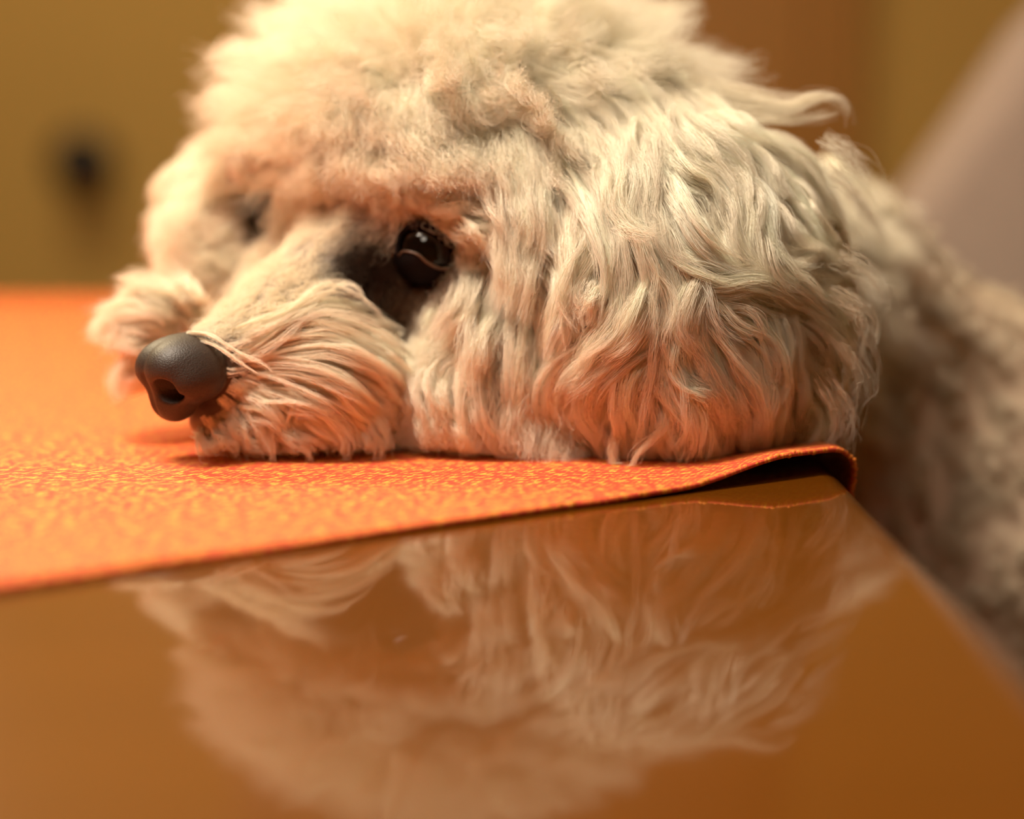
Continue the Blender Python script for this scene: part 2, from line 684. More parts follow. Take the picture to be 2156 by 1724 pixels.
# yellow stitches along the near hem
V, F = [], []
ico = bmesh.new()
bmesh.ops.create_icosphere(ico, subdivisions=2, radius=1.0)
iv = np.array([v.co for v in ico.verts])
ico.verts.index_update()
fi = [[v.index for v in f.verts] for f in ico.faces]
ico.free()
s = -26.0
while s < 43:
    c = cloth_pos(np.array([s]), np.array([0.06]))[0] + np.array([0, 0, -0.055])
    r = np.array([0.105, 0.075, 0.085]) * rng.uniform(0.75, 1.2)
    Rm = np.array([[ED[0], ED[1], 0], [EN[0], EN[1], 0], [0, 0, 1]])
    q = (iv * r) @ Rm + c + rng.normal(0, 0.012, 3)
    F += [[k + len(V) for k in f] for f in fi]
    V += q.tolist()
    s += rng.uniform(0.17, 0.26)
hem = obj('hem_stitching', V, F, M_hem, cloth)
hem['kind'] = 'stuff'

# ------------------------------------------------------------------ chair the dog sits on
chair = empty('armchair', (28, 88, ZF), 'rose beige upholstered chair behind the dog on the right', 'chair')
bm = bmesh.new()
add_box(bm, (12.5, 66, -37), (52, 108, -30.0), 2.2, 4)
bm_obj('seat', bm, M_chair, chair, True)
outline = [(15, -36.8), (14, -20), (14.5, -6), (17, 0), (21.6, 5.6), (25, 10.5), (28.6, 16), (33, 21.5), (39, 26), (47, 28.5), (56, 28), (63, 24), (67, 16), (69, 0), (69, -20), (68, -36.8)]
bm = bmesh.new()
fr = [bm.verts.new((x, 108.5 + 0.06 * (z + 37), z)) for x, z in outline]
bk = [bm.verts.new((x, 115.5 + 0.06 * (z + 37), z)) for x, z in outline]
bm.faces.new(fr)
bm.faces.new(bk[::-1])
for i in range(len(outline)):
    j = (i + 1) % len(outline)
    bm.faces.new((fr[j], fr[i], bk[i], bk[j]))
bmesh.ops.bevel(bm, geom=[e for e in bm.edges if (e.verts[0] in fr) == (e.verts[1] in fr)], offset=2.2, segments=4, profile=0.5, affect='EDGES')
bm_obj('backrest', bm, M_chair, chair, True)
for x, y in ((16, 70), (48, 70), (16, 104), (48, 104)):
    V, F = tube([(x, y, -36.9), (x, y, ZF)], [2.0, 1.4], 12)
    obj('leg', V, F, M_chairleg, chair)

# dark round knob on the back wall
kp = P(170, 340, 255)
knob = empty('wall_knob', (kp[0], YB, kp[2]), 'dark round knob on the brown wall at the upper left', 'knob')
prof = [(0, 3.6), (0.5, 3.7), (0.9, 3.3), (1.1, 1.5), (3.0, 1.4), (3.6, 3.0), (4.6, 3.9), (5.8, 3.9), (6.6, 2.8), (6.9, 0.2)]
pts = [(kp[0], YB - a_, kp[2]) for a_, _ in prof]
V, F = tube(pts[:4], [b_ for _, b_ in prof[:4]], 28)
obj('base_plate', V, F, M_knob, knob)
V, F = tube(pts[3:], [b_ for _, b_ in prof[3:]], 28)
obj('grip', V, F, M_knob, knob)

# ------------------------------------------------------------------ the dog: body
dog = empty('dog', (20, 80, -29.6), 'white curly haired dog resting its chin on the orange tablecloth', 'dog')


def set_tint(o, cols, domain='POINT'):
    a = o.data.attributes.new('tint', 'FLOAT_COLOR', domain)
    c = np.ones((len(cols), 4), np.float32)
    c[:, :3] = cols
    a.data.foreach_set('color', c.ravel())


DARKS = []          # (centre, radius, colour) of the dark skin, stained hair and shade painted with them


def march(u, v, f=sdf_all, lo=48.0, hi=85.0):
    d = lo
    for _ in range(140):
        x = f(P(u, v, d)[None])[0]
        if x < 0.01:
            return d
        d += max(x * 0.8, 0.02)
        if d > hi:
            return None
    return d


def PS(u, v, lift=0.0, f=sdf_all, fallback=62.0):
    d = march(u, v, f)
    if d is None:
        return P(u, v, fallback)
    return P(u, v, d - lift)


SKIN = np.array([0.62, 0.49, 0.36])
DARK = np.array([0.030, 0.017, 0.012])
GREY = np.array([0.115, 0.10, 0.09])
STAIN = np.array([0.10, 0.045, 0.022])
INNER = PS(785, 580)  # inner eye corner: dark stain, with its shadow painted in too
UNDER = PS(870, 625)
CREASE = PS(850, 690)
BROWN = PS(785, 490)  # brow shading, painted into the hair as brown


def skin_tint(p):
    n = len(p)
    c = np.tile(SKIN, (n, 1))

    def blend(c, centre, r0, r1, col, amt=1.0):
        w = (1 - sstep(r0, r1, np.linalg.norm(p - centre, axis=1)))[:, None] * amt
        return c * (1 - w) + col * w
    # grey skin along the top of the muzzle towards the nose
    A, B = P(770, 520, 64.0), NOSE
    ab = B - A
    t = np.clip(((p - A) @ ab) / (ab @ ab), 0, 1)
    dist = np.linalg.norm(p - (A + t[:, None] * ab), axis=1)
    w = (1 - sstep(1.2, 2.6, dist))[:, None] * 0.85
    c = c * (1 - w) + GREY * w
    c = blend(c, EYE_N, 1.05, 1.75, DARK)
    c = blend(c, EYE_F, 1.0, 1.35, DARK)
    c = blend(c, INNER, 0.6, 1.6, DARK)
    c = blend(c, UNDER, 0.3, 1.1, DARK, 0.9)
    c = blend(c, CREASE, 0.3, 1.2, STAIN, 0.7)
    c = blend(c, NOSE, 1.1, 2.1, DARK)
    return c


BV, BF = surface_nets(sdf_skin, (-14, 52, -31), (39.5, 102, 14), 0.36)
HV, HF = None, None
body = obj('body', BV, BF.tolist(), M_skin, dog)
set_tint(body, skin_tint(BV))

# ------------------------------------------------------------------ nose


def nose_local(p):
    q = p - NOSE
    return np.stack([q @ FWD, q @ LFT, q @ UPV], -1)


def sdf_nose(p):
    q = nose_local(p)
    f, l, u = q[..., 0], q[..., 1], q[..., 2]
    al = np.abs(l)
    qs = np.stack([f, al, u], -1)
    d = s_ell(qs, np.array([-0.25, 0, 0.22]), (1.15, 1.28, 1.05))
    d = smin(d, s_ell(qs, np.array([0.45, 0.30, 0.32]), (0.85, 0.8, 0.78)), 0.45)
    d = smin(d, s_ell(qs, np.array([0.0, 0.84, -0.12]), (0.85, 0.52, 0.56)), 0.3)     # wing
    d = smin(d, s_ell(qs, np.array([0.35, 0.0, -0.55]), (0.75, 0.72, 0.75)), 0.3)       # down to the lip
    nst = s_ell(qs, np.array([1.0, 0.68, -0.20]), (0.85, 0.36, 0.40))
    sl = s_cone(qs, np.array([0.90, 0.80, -0.44]), np.array([0.35, 1.38, -0.66]), 0.22, 0.15)
    d = smax(d, -smin(nst, sl, 0.12), 0.10)
    groove = s_cone(qs, np.array([1.32, 0, 0.2]), np.array([0.95, 0, -1.4]), 0.09, 0.12)
    d = smax(d, -groove, 0.12)
    return d


NV, NF = surface_nets(sdf_nose, NOSE - 2.1, NOSE + 2.1, 0.065)
nose = obj('nose', NV, NF.tolist(), M_nose, dog)
nose['label'] = 'dark brown leathery nose'

# ------------------------------------------------------------------ eyes


def in_poly(u, v, poly):
    poly = np.asarray(poly, float)
    r = np.zeros(u.shape, bool)
    j = len(poly) - 1
    for i in range(len(poly)):
        (xi, yi), (xj, yj) = poly[i], poly[j]
        r ^= ((yi > v) != (yj > v)) & (u < (xj - xi) * (v - yi) / (yj - yi + 1e-9) + xi)
        j = i
    return r


def on_sphere(u, v, c, r):
    o = np.array([0, 0, CAM_H])
    d = nrm(ray(u, v))
    oc = o - c
    b = oc @ d
    disc = b * b - (oc @ oc - r * r)
    return o + d * (-b - math.sqrt(max(disc, 0)))


def make_eye(c, opening, rim, inner):
    t = bmesh.new()
    bmesh.ops.create_uvsphere(t, u_segments=48, v_segments=32, radius=1.0)
    V = np.array([v.co for v in t.verts])
    t.verts.index_update()
    F = [[v.index for v in f.verts] for f in t.faces]
    t.free()
    eye = obj('eye', c + V * EYE_R, F, M_eye, dog)
    eye['label'] = 'glossy dark brown eye'
    t = bmesh.new()
    bmesh.ops.create_icosphere(t, subdivisions=6, radius=1.0)
    V = np.array([v.co for v in t.verts])
    t.verts.index_update()
    F = np.array([[v.index for v in f.verts] for f in t.faces])
    t.free()
    R = EYE_R + 0.09
    pts = c + V * R
    u, v = project(pts)
    gone = in_poly(u, v, opening) & ((pts - c) @ nrm(np.array([0, 0, CAM_H]) - c) > 0)
    keepf = ~gone[F].any(1)
    F = F[keepf]
    us = np.unique(F)
    rm = -np.ones(len(V), int)
    rm[us] = np.arange(len(us))
    lid = obj('eyelid', pts[us], rm[F].tolist(), M_lid, eye)
    sm = lid.modifiers.new('thickness', 'SOLIDIFY')
    sm.thickness = 0.0006
    sm.offset = -1
    for line, rad, m in rim:
        q = resample([on_sphere(a_, b_, c, R + 0.01) for a_, b_ in line], 28)
        rr = rad * np.sin(np.linspace(0.25, math.pi - 0.25, 28)) ** 0.5
        V, F = tube(q, rr, 10)
        obj('eyelid_rim', V, F, m, eye)
    return eye


up_l = [(838, 540), (838, 510), (850, 485), (878, 474), (912, 482), (945, 507), (972, 543)]
lo_l = [(838, 540), (850, 529), (878, 535), (900, 553), (925, 565), (950, 564), (972, 543)]
make_eye(EYE_N, up_l + lo_l[::-1],
         [(up_l, 0.10, M_lid), (lo_l, 0.045, M_rim), ([(835, 500), (828, 520), (826, 545), (834, 565)], 0.05, M_rim)], True)
fu = [(561, 438), (568, 413), (582, 404), (596, 420), (601, 448)]
fl = [(561, 438), (566, 470), (578, 486), (592, 474), (601, 448)]
make_eye(EYE_F, fu + fl[::-1], [(fu, 0.09, M_lid), (fl, 0.06, M_lid)], False)

# ------------------------------------------------------------------ ears
lo = EAR_N - 5.6
EV, EF = surface_nets(lambda p: smax(smax(sdf_ear_near(p) + 0.25, -(sdf_skin(p) - 0.05), 0.2), -(p[..., 2] - (CLOTH_T + 0.1)), 0.3),
                      EAR_N - 5.8, EAR_N + 5.8, 0.22)
ear_n = obj('ear', EV, EF.tolist(), M_skin, dog)
set_tint(ear_n, np.tile(SKIN, (len(EV), 1)))
FV, FF = surface_nets(sdf_ear_far, EAR_F - 3.2, EAR_F + 3.2, 0.2)
ear_f = obj('ear', FV, FF.tolist(), M_skin, dog)
set_tint(ear_f, np.tile(SKIN, (len(FV), 1)))

# ------------------------------------------------------------------ hair
GUIDES_EAR = [
    [(1130, 210), (1180, 190), (1250, 190), (1310, 240), (1340, 320), (1360, 390), (1345, 460), (1400, 540)],
    [(1150, 230), (1230, 240), (1290, 300), (1315, 370), (1295, 420), (1300, 450), (1340, 465)],
    [(1110, 260), (1100, 330), (1120, 400), (1150, 470), (1150, 530), (1190, 560)],
    [(1160, 260), (1200, 330), (1240, 400), (1265, 460), (1290, 540), (1295, 600), (1280, 700)],
    [(1250, 150), (1340, 190), (1420, 270), (1470, 330), (1540, 350)],
    [(1300, 150), (1420, 170), (1500, 230), (1560, 290), (1640, 320), (1720, 350)],
    [(1450, 160), (1560, 200), (1660, 215), (1720, 205), (1770, 225)],
    [(1350, 260), (1400, 320), (1450, 370), (1500, 400), (1520, 480)],
    [(1540, 310), (1600, 340), (1630, 400), (1640, 430)],
    [(1560, 380), (1570, 450), (1600, 540), (1660, 565), (1710, 545), (1745, 530)],
    [(1380, 350), (1420, 430), (1480, 520), (1540, 560), (1600, 575)],
    [(1650, 420), (1700, 490), (1760, 560), (1800, 570)],
    [(1700, 330), (1770, 380), (1820, 450), (1840, 490)],
    [(1330, 480), (1360, 520), (1410, 530), (1460, 560), (1560, 600), (1680, 640)],
    [(1400, 540), (1500, 590), (1600, 590), (1680, 620), (1780, 600)],
    [(1220, 560), (1190, 640), (1170, 740), (1155, 800)],
    [(1260, 555), (1215, 600), (1205, 650), (1225, 710)],
    [(1285, 590), (1260, 640), (1230, 690)],
    [(1290, 700), (1190, 760), (1150, 830), (1165, 900), (1210, 940), (1280, 990)],
    [(1380, 700), (1300, 760), (1250, 820), (1245, 880), (1290, 930), (1310, 1020)],
    [(1360, 720), (1320, 790), (1310, 860), (1330, 920), (1320, 1000)],
    [(1370, 560), (1340, 640), (1300, 720), (1240, 770)],
    [(1490, 520), (1470, 580), (1445, 640), (1440, 700), (1480, 760)],
    [(1440, 690), (1470, 720), (1500, 780), (1530, 850), (1560, 950), (1550, 1010)],
    [(1420, 740), (1450, 800), (1510, 830), (1560, 900)],
    [(1520, 660), (1570, 690), (1610, 740), (1620, 810), (1610, 880)],
    [(1600, 620), (1640, 700), (1650, 800), (1670, 900), (1660, 950)],
    [(1680, 600), (1720, 680), (1740, 780), (1745, 870), (1720, 930)],
    [(1740, 560), (1780, 610), (1790, 700), (1780, 800)],
    [(1330, 900), (1300, 960), (1300, 1010), (1330, 1025)],
    [(1420, 880), (1400, 950), (1370, 1015)],
    [(1470, 880), (1480, 960), (1490, 1015)],
    [(1110, 640), (1100, 740), (1095, 830), (1110, 900), (1170, 960), (1240, 1000)],
    [(1130, 700), (1120, 800), (1125, 880), (1180, 960), (1250, 1000)],
]
GUIDES_FACE = [
    [(1000, 400), (1040, 470), (1070, 540), (1060, 620), (1040, 700)],
    [(960, 440), (1010, 470), (1050, 530)],
    [(1000, 560), (990, 620), (940, 690), (900, 740)],
    [(1050, 620), (1010, 700), (990, 780), (1000, 860)],
    [(930, 740), (900, 800), (920, 870), (960, 940)],
    [(1000, 740), (990, 830), (1010, 900), (1060, 950), (1110, 970)],
    [(900, 830), (920, 900), (940, 970)],
    [(960, 860), (980, 940), (1010, 985)],
    [(880, 420), (950, 440), (1020, 430)],
    [(900, 350), (980, 350), (1050, 320)],
    [(840, 330), (835, 380), (828, 430)],
    [(820, 340), (790, 380), (760, 420)],
    [(880, 620), (880, 680), (860, 740), (870, 800)],
    [(700, 560), (680, 590), (650, 600)],
    [(760, 470), (720, 500), (690, 540)],
    [(640, 420), (620, 470), (600, 520)],
]
GUIDES_MUZ = [
    [(490, 735), (560, 705), (630, 660), (700, 620), (760, 640)],
    [(480, 730), (580, 690), (680, 650), (760, 660), (820, 700)],
    [(490, 750), (600, 710), (700, 700), (790, 740), (845, 800)],
    [(500, 770), (600, 750), (700, 740), (790, 780), (850, 850), (880, 900)],
    [(500, 790), (600, 780), (700, 800), (770, 850), (800, 910), (800, 970)],
    [(500, 800), (580, 820), (660, 850), (720, 900), (740, 960)],
    [(490, 830), (550, 860), (600, 900), (620, 950)],
    [(480, 850), (520, 890), (545, 930), (560, 975)],
    [(450, 870), (490, 910), (510, 960)],
    [(430, 890), (450, 930), (480, 955)],
    [(780, 780), (850, 850), (880, 920), (900, 975)],
    [(820, 720), (870, 800), (890, 870), (900, 960)],
    [(560, 880), (620, 920), (650, 950), (650, 975)],
    [(600, 850), (680, 890), (720, 930), (715, 975)],
    [(700, 850), (760, 890), (790, 940), (780, 980)],
    [(620, 790), (720, 830), (800, 890), (840, 960)],
    [(500, 900), (560, 935), (590, 970)],
    [(740, 740), (820, 800), (860, 880), (870, 960)],
]


GUIDES_FAR = [
    [(400, 675), (375, 635), (352, 600), (335, 570)], [(390, 670), (345, 635), (290, 600), (230, 605)],
    [(390, 690), (310, 660), (235, 655), (180, 675)], [(340, 720), (270, 715), (210, 715)],
    [(340, 760), (270, 780), (225, 835)], [(395, 660), (385, 630), (378, 600)],
]


GAZE = nrm([-0.05, -0.98, 0.12])


def clear_of_eye(Q, most=1):
    """locks that do not hang in front of the near eye"""
    v = Q - EYE_N
    d = np.linalg.norm(v, axis=2)
    return (((v @ GAZE) / (d + 1e-6) > 0.76) & (d < 4.0)).sum(1) <= most


class Field:
    """direction field from combed guide strands"""

    def __init__(self, guides, f, sigma, lift=0.25):
        pos, tan = [], []
        for g in guides:
            q = resample([np.array([a_, b_, 0.0]) for a_, b_ in g], max(4, int(len(g) * 3)))
            w = []
            for a_, b_, _ in q:
                d = march(a_, b_, f)
                w.append(np.nan if d is None else d - lift)
            w = np.array(w)
            ok = ~np.isnan(w)
            if ok.sum() < 3:
                continue
            w = np.interp(np.arange(len(w)), np.arange(len(w))[ok], w[ok])
            pp = np.array([P(a_, b_, d) for (a_, b_, _), d in zip(q, w)])
            tt = nrm(np.gradient(pp, axis=0))
            pos.append(pp)
            tan.append(tt)
        self.pos, self.tan, self.s = np.concatenate(pos), np.concatenate(tan), sigma

    def __call__(self, p):
        d2 = ((p[:, None, :] - self.pos[None]) ** 2).sum(-1)
        w = np.exp(-d2 / (2 * self.s ** 2))
        sw = w.sum(1)
        return (w @ self.tan) / (sw[:, None] + 1e-6), np.clip(sw / 0.5, 0, 1)


def sample_mesh(V, F, n, weight, rng, nf):
    F = np.asarray(F)
    T = np.concatenate([F[:, [0, 1, 2]], F[:, [0, 2, 3]]]) if F.shape[1] == 4 else F
    A, B, C = V[T[:, 0]], V[T[:, 1]], V[T[:, 2]]
    ar = 0.5 * np.linalg.norm(np.cross(B - A, C - A), axis=1)
    w = ar * np.maximum(weight((A + B + C) / 3), 0)
    i = rng.choice(len(T), n, p=w / w.sum())
    r1, r2 = np.sqrt(rng.random(n)), rng.random(n)
    p = (1 - r1)[:, None] * A[i] + (r1 * (1 - r2))[:, None] * B[i] + (r1 * r2)[:, None] * C[i]
    return p, grad(nf, p)


def vnoise(p, sc, seed):
    """smooth vector noise, coherent in space"""
    r = np.random.default_rng(seed)
    out = np.zeros_like(p)
    for k in range(6):
        d = nrm(r.normal(size=3)) * (2 * math.pi / sc) * r.uniform(0.6, 1.7)
        out += np.sin((p @ d)[..., None] + r.uniform(0, 6.28, 3)) * nrm(r.normal(size=3)) * 0.7
    return out


def keep_out(p, f, margin):
    d = f(p)
    m = d < margin
    if m.any():
        q = p[m]
        q = q + (np.broadcast_to(margin, d.shape)[m] - d[m])[:, None] * grad(f, q)
        p[m] = q
    low = (p[:, 0] < TX1 + 0.3) & (p[:, 2] < CLOTH_T + 0.05)
    p[low, 2] = CLOTH_T + 0.05 + 0.02 * np.abs(p[low, 2] - CLOTH_T)
    return p


def grow(root, nor, length, K, flow, f, hug, lift0=0.8, grav=0.05, stiff=0.55, mess=0.25, seed=1, layer=None):
    n = len(root)
    L = np.broadcast_to(length, (n,))
    step = L / (K - 1)
    P_ = np.zeros((n, K, 3))
    P_[:, 0] = root
    p = root.copy()
    d0, w0 = flow(p)
    d = nrm(nor * lift0 + d0 * w0[:, None] + 0.15 * vnoise(root, 0.9, seed))
    layer = np.zeros(n) if layer is None else layer
    for k in range(1, K):
        fd, w = flow(p)
        nn = grad(f, p, 0.08)
        fd = fd - (fd * nn).sum(1, keepdims=True) * nn * hug
        tgt = fd * w[:, None] + d * (1 - w)[:, None] + mess * vnoise(p, 1.6, seed + 7) + np.array([0, 0, -grav])
        d = nrm(d * stiff + nrm(tgt) * (1 - stiff))
        dist = f(p)
        d = nrm(d - nn * (hug * np.clip((dist - layer - 0.25) * 0.6, -0.6, 0.7))[:, None])
        p = keep_out(p + d * step[:, None], f, 0.05 + layer * min(1, k / 3))
        P_[:, k] = p
    return P_


def add_wave(Q, nor, amp, wl, rng, grow_in=0.25, coil=0.5):
    n, K, _ = Q.shape
    T = nrm(np.gradient(Q, axis=1))
    B = nrm(np.cross(T, nor[:, None, :]))
    N = np.cross(B, T)
    s = np.concatenate([np.zeros((n, 1)), np.cumsum(np.linalg.norm(np.diff(Q, axis=1), axis=2), axis=1)], 1)
    amp = np.broadcast_to(amp, (n,))[:, None]
    wl = np.broadcast_to(wl, (n,))[:, None]
    ph = (vnoise(Q[:, 0], 2.2, 91)[:, :1] * 3 + rng.normal(0, 0.6, (n, 1)))
    e = sstep(0, 1, s / (s[:, -1:] * grow_in + 1e-6)) * amp
    a_ = 2 * math.pi * s / wl + ph
    return Q + (np.sin(a_) * e)[..., None] * B + (np.cos(a_) * e * coil)[..., None] * N


def strands(Q, nor, M, r0, rng, spread=(1.0, 0.8, 0.35), frizz=0.03, flat=0.7, lmin=0.65, gap=0.34):
    """M hairs for each lock centre line"""
    n, K, _ = Q.shape
    T = nrm(np.gradient(Q, axis=1))
    B = nrm(np.cross(T, nor[:, None, :]) + 1e-6)
    N = np.cross(B, T)
    t = np.linspace(0, 1, K)
    prof = np.interp(t, [0, 0.45, 1], spread)
    ang = rng.uniform(0, 2 * math.pi, (n, M))
    rad = np.sqrt(rng.random((n, M))) * np.broadcast_to(r0, (n,))[:, None]
    ca, sa = np.cos(ang) * rad, np.sin(ang) * rad * flat
    # trimmed length of each hair
    fr = rng.uniform(lmin, 1.0, (n, M))
    x = fr[:, :, None] * t[None, None] * (K - 1)
    i0 = np.minimum(x.astype(int), K - 2)
    w = (x - i0)[..., None]
    li = np.arange(n)[:, None, None]

    def g(A):
        return A[li, i0] * (1 - w) + A[li, i0 + 1] * w
    H = g(Q) + (ca[..., None] * prof)[..., None] * g(B) + (sa[..., None] * prof)[..., None] * g(N)
    H = H.reshape(n * M, K, 3)
    if frizz:
        fz = rng.normal(0, 1, (n * M, 3, 3))
        ph = rng.uniform(0, 6.28, (n * M, 3))
        fq = rng.uniform(0.6, 2.4, (n * M, 3))
        for j in range(3):
            H += frizz * (np.sin(2 * math.pi * fq[:, j, None] * t + ph[:, j, None]) - np.sin(ph[:, j, None]))[..., None] * fz[:, j, None, :] * (0.3 + t)[None, :, None] / 1.5
    if gap:
        zc = CLOTH_T + gap * np.where(rng.random(len(H)) < 0.08, 0.15, rng.uniform(0.6, 1.3, len(H)))[:, None] * sstep(1.5, -2.0, H[..., 0])
        dz = np.maximum(zc - H[..., 2], 0) * (H[..., 0] < 1.5)
        H[..., 1] += 0.9 * dz
        H[..., 2] += 0.75 * dz
    low = (H[..., 0] < TX1 + 0.3) & (H[..., 2] < CLOTH_T + 0.03)
    H[..., 2] = np.where(low, CLOTH_T + 0.03 + 0.05 * np.abs(H[..., 2] - CLOTH_T), H[..., 2])
    return H


CREAM = np.array([0.95, 0.885, 0.735])


def hair(name, parts, parent, r_root=0.0042, r_tip=0.0016, m=None):
    """parts: list of (H, colour per hair); linked as one hair object"""
    b = base_of(parent)
    cu = bpy.data.hair_curves.new(name)
    sizes, pos, rad, tint = [], [], [], []
    for H, c in parts:
        n, K, _ = H.shape
        sizes += [K] * n
        pos.append(((H - b) * 0.01).reshape(-1, 3).astype(np.float32))
        tt = np.linspace(0, 1, K)
        rad.append(np.tile((r_root + (r_tip - r_root) * tt ** 1.5) * 0.01, n).astype(np.float32))
        c = np.broadcast_to(c, (n, 3))
        tint.append(np.concatenate([c, np.ones((n, 1))], 1).astype(np.float32))
    cu.add_curves(sizes)
    cu.attributes['position'].data.foreach_set('vector', np.concatenate(pos).ravel())
    a = cu.attributes.get('radius') or cu.attributes.new('radius', 'FLOAT', 'POINT')
    a.data.foreach_set('value', np.concatenate(rad))
    a = cu.attributes.new('tint', 'FLOAT_COLOR', 'CURVE')
    a.data.foreach_set('color', np.concatenate(tint).ravel())
    cu.materials.append(m or M_hair)
    o = bpy.data.objects.new(name, cu)
    COL.objects.link(o)
    o.parent = parent
    o['kind'] = 'stuff'
    return o


def hair_tint(root, rng, base=CREAM, var=0.05):
    n = len(root)
    c = np.tile(base, (n, 1)) * (1 + rng.normal(0, var, (n, 1)))

    def blend(c, centre, r0, r1, col, amt=1.0):
        w = (1 - sstep(r0, r1, np.linalg.norm(root - centre, axis=1)))[:, None] * amt
        return c * (1 - w) + col * w
    c = blend(c, (EYE_N + EYE_F) / 2 + 2.0 * FWD, 2.5, 6.5, np.array([0.94, 0.80, 0.60]), 0.5)
    for ce in (EYE_N, EYE_F):
        low = sstep(0.4, -0.6, (root - ce)[:, 2:3] * 0.8 + ((root - ce) @ LFT)[:, None] * 0.4)[:, 0] * 0.85
        w = ((1 - sstep(1.1, 1.9, np.linalg.norm(root - ce, axis=1))) * low)[:, None]
        c = c * (1 - w) + np.array([0.22, 0.12, 0.07]) * w
    c = blend(c, BROWN, 0.3, 1.3, np.array([0.38, 0.22, 0.12]), 0.7)
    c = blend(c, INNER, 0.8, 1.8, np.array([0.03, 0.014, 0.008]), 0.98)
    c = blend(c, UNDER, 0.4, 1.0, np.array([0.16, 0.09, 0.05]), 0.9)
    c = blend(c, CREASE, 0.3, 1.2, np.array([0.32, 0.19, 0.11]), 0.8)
    return np.clip(c, 0.01, 0.95)


def rep(c, M):
    return np.repeat(c, M, 0)


def region_u(p):
    return project(p)


# --- near ear
rng = np.random.default_rng(11)
f_ear = sdf_all
fld_ear = Field(GUIDES_EAR, sdf_all, 0.55, 0.35)
POLE = PS(1140, 205)


def flow_ear(p):
    d, w = fld_ear(p)
    away = nrm(p - POLE) + np.array([0, 0, -0.6])
    d = d * w[:, None] + nrm(away) * (1 - w)[:, None]
    return nrm(d), np.ones(len(p))


def w_ear(c):
    d = (c - EAR_N) @ EO
    return (0.25 + sstep(-1.5, 0.5, d)) * (sdf_skin(c) > -0.1)


def guide_locks(guides, f, per, K, rng, jit=16.0, lift=(0.3, 0.9), cut=0.35, base=None):
    """locks that follow the combed guide strands, shifted sideways and in depth, rooted in the skin below"""
    out, nor = [], []
    gd = []
    for g in guides:
        q = resample([np.array([a_, b_, 0.0]) for a_, b_ in g], K)
        dd = np.array([march(a_, b_, f) or np.nan for a_, b_, _ in q])
        ok = ~np.isnan(dd)
        if ok.sum() < 3:
            continue
        dd = np.interp(np.arange(K), np.arange(K)[ok], dd[ok])
        ker = np.array([1, 2, 3, 2, 1]) / 9.0
        dd = np.convolve(np.pad(dd, 2, mode='edge'), ker, 'valid')
        gd.append((q, dd))
    for q, dd in gd:
        for _ in range(per):
            a0 = rng.uniform(0, cut)
            a1 = rng.uniform(1 - cut * 0.6, 1.0)
            x = np.linspace(a0, a1, K) * (K - 1)
            u = np.interp(x, np.arange(K), q[:, 0])
            v = np.interp(x, np.arange(K), q[:, 1])
            d = np.interp(x, np.arange(K), dd)
            du = np.gradient(u)
            dv = np.gradient(v)
            ln = np.hypot(du, dv) + 1e-6
            off = rng.normal(0, jit) + rng.normal(0, jit * 0.5) * np.linspace(-1, 1, K)
            ph, fr = rng.uniform(0, 6.28), rng.uniform(0.6, 1.4)
            off = off + rng.uniform(2, 7) * np.sin(ph + fr * 6.28 * np.linspace(0, 1, K))
            u, v = u - dv / ln * off, v + du / ln * off
            tt = np.linspace(0, 1, K)
            lf = rng.uniform(*lift) * np.sin(np.clip(tt * 1.25 + 0.12, 0, 1) * math.pi * 0.62) - 0.35 * (1 - sstep(0, 0.18, tt))
            pp = np.array([P(a_, b_, c_) for a_, b_, c_ in zip(u, v, d - lf)])
            out.append(pp)
            nor.append(nrm(np.array([0, 0, CAM_H]) - pp[K // 2]))
    out, nor = np.array(out), np.array(nor)
    n = len(out)
    flat = keep_out(out.reshape(-1, 3).copy(), f, -0.4)
    return flat.reshape(n, -1, 3), nor


EARBITS = []
for layer, nl, M, r0, amp in ((0.0, 700, 40, 0.26, 0.10), (0.45, 700, 36, 0.18, 0.16)):
    root, nor = sample_mesh(EV, EF, nl, w_ear, rng, sdf_ear_near)
    Ln = rng.uniform(3.2, 5.4, nl)
    Q = grow(root, nor, Ln, 16, flow_ear, sdf_all, 0.8, 0.55, 0.08, 0.45, 0.22, 21, layer * rng.random(nl))
    Q = add_wave(Q, nor, amp * rng.uniform(0.4, 1.3, nl), rng.uniform(2.0, 3.6, nl), rng)
    H = strands(Q, nor, M, r0, rng, (1.0, 0.85, 0.55), 0.045)
    EARBITS.append((H, rep(hair_tint(root, rng), M)))
Q, nor = guide_locks(GUIDES_EAR, sdf_hull, 13, 20, rng, 17.0, (0.25, 0.85), 0.25)
H = strands(Q, nor, 56, rng.uniform(0.05, 0.22, len(Q)), rng, (1.0, 0.85, 0.45), 0.04, 0.6, 0.6)
EARBITS.append((H, rep(hair_tint(Q[:, 0], rng, CREAM, 0.07), 56)))
GUIDES_TOP = [
    [(1180, 100), (1300, 110), (1420, 170), (1530, 250), (1640, 310)], [(1250, 60), (1380, 80), (1500, 150), (1580, 220)],
    [(1150, 140), (1260, 140), (1370, 200), (1450, 280), (1520, 340)], [(1400, 60), (1500, 110), (1560, 190), (1640, 250), (1720, 300)],
    [(1500, 230), (1600, 260), (1700, 330), (1780, 400)], [(1130, 170), (1220, 160), (1310, 200), (1370, 270), (1400, 350)],
    [(1350, 130), (1450, 180), (1540, 260), (1620, 300)],
    [(1080, 150), (1150, 160), (1230, 210), (1290, 270)], [(1100, 190), (1170, 210), (1240, 270), (1270, 340)], [(1070, 210), (1100, 280), (1130, 360), (1140, 440)],
    [(1050, 240), (1070, 320), (1090, 400), (1100, 480)], [(1090, 300), (1110, 400), (1120, 480), (1100, 580)], [(1060, 420), (1080, 500), (1080, 600), (1050, 700)],
]
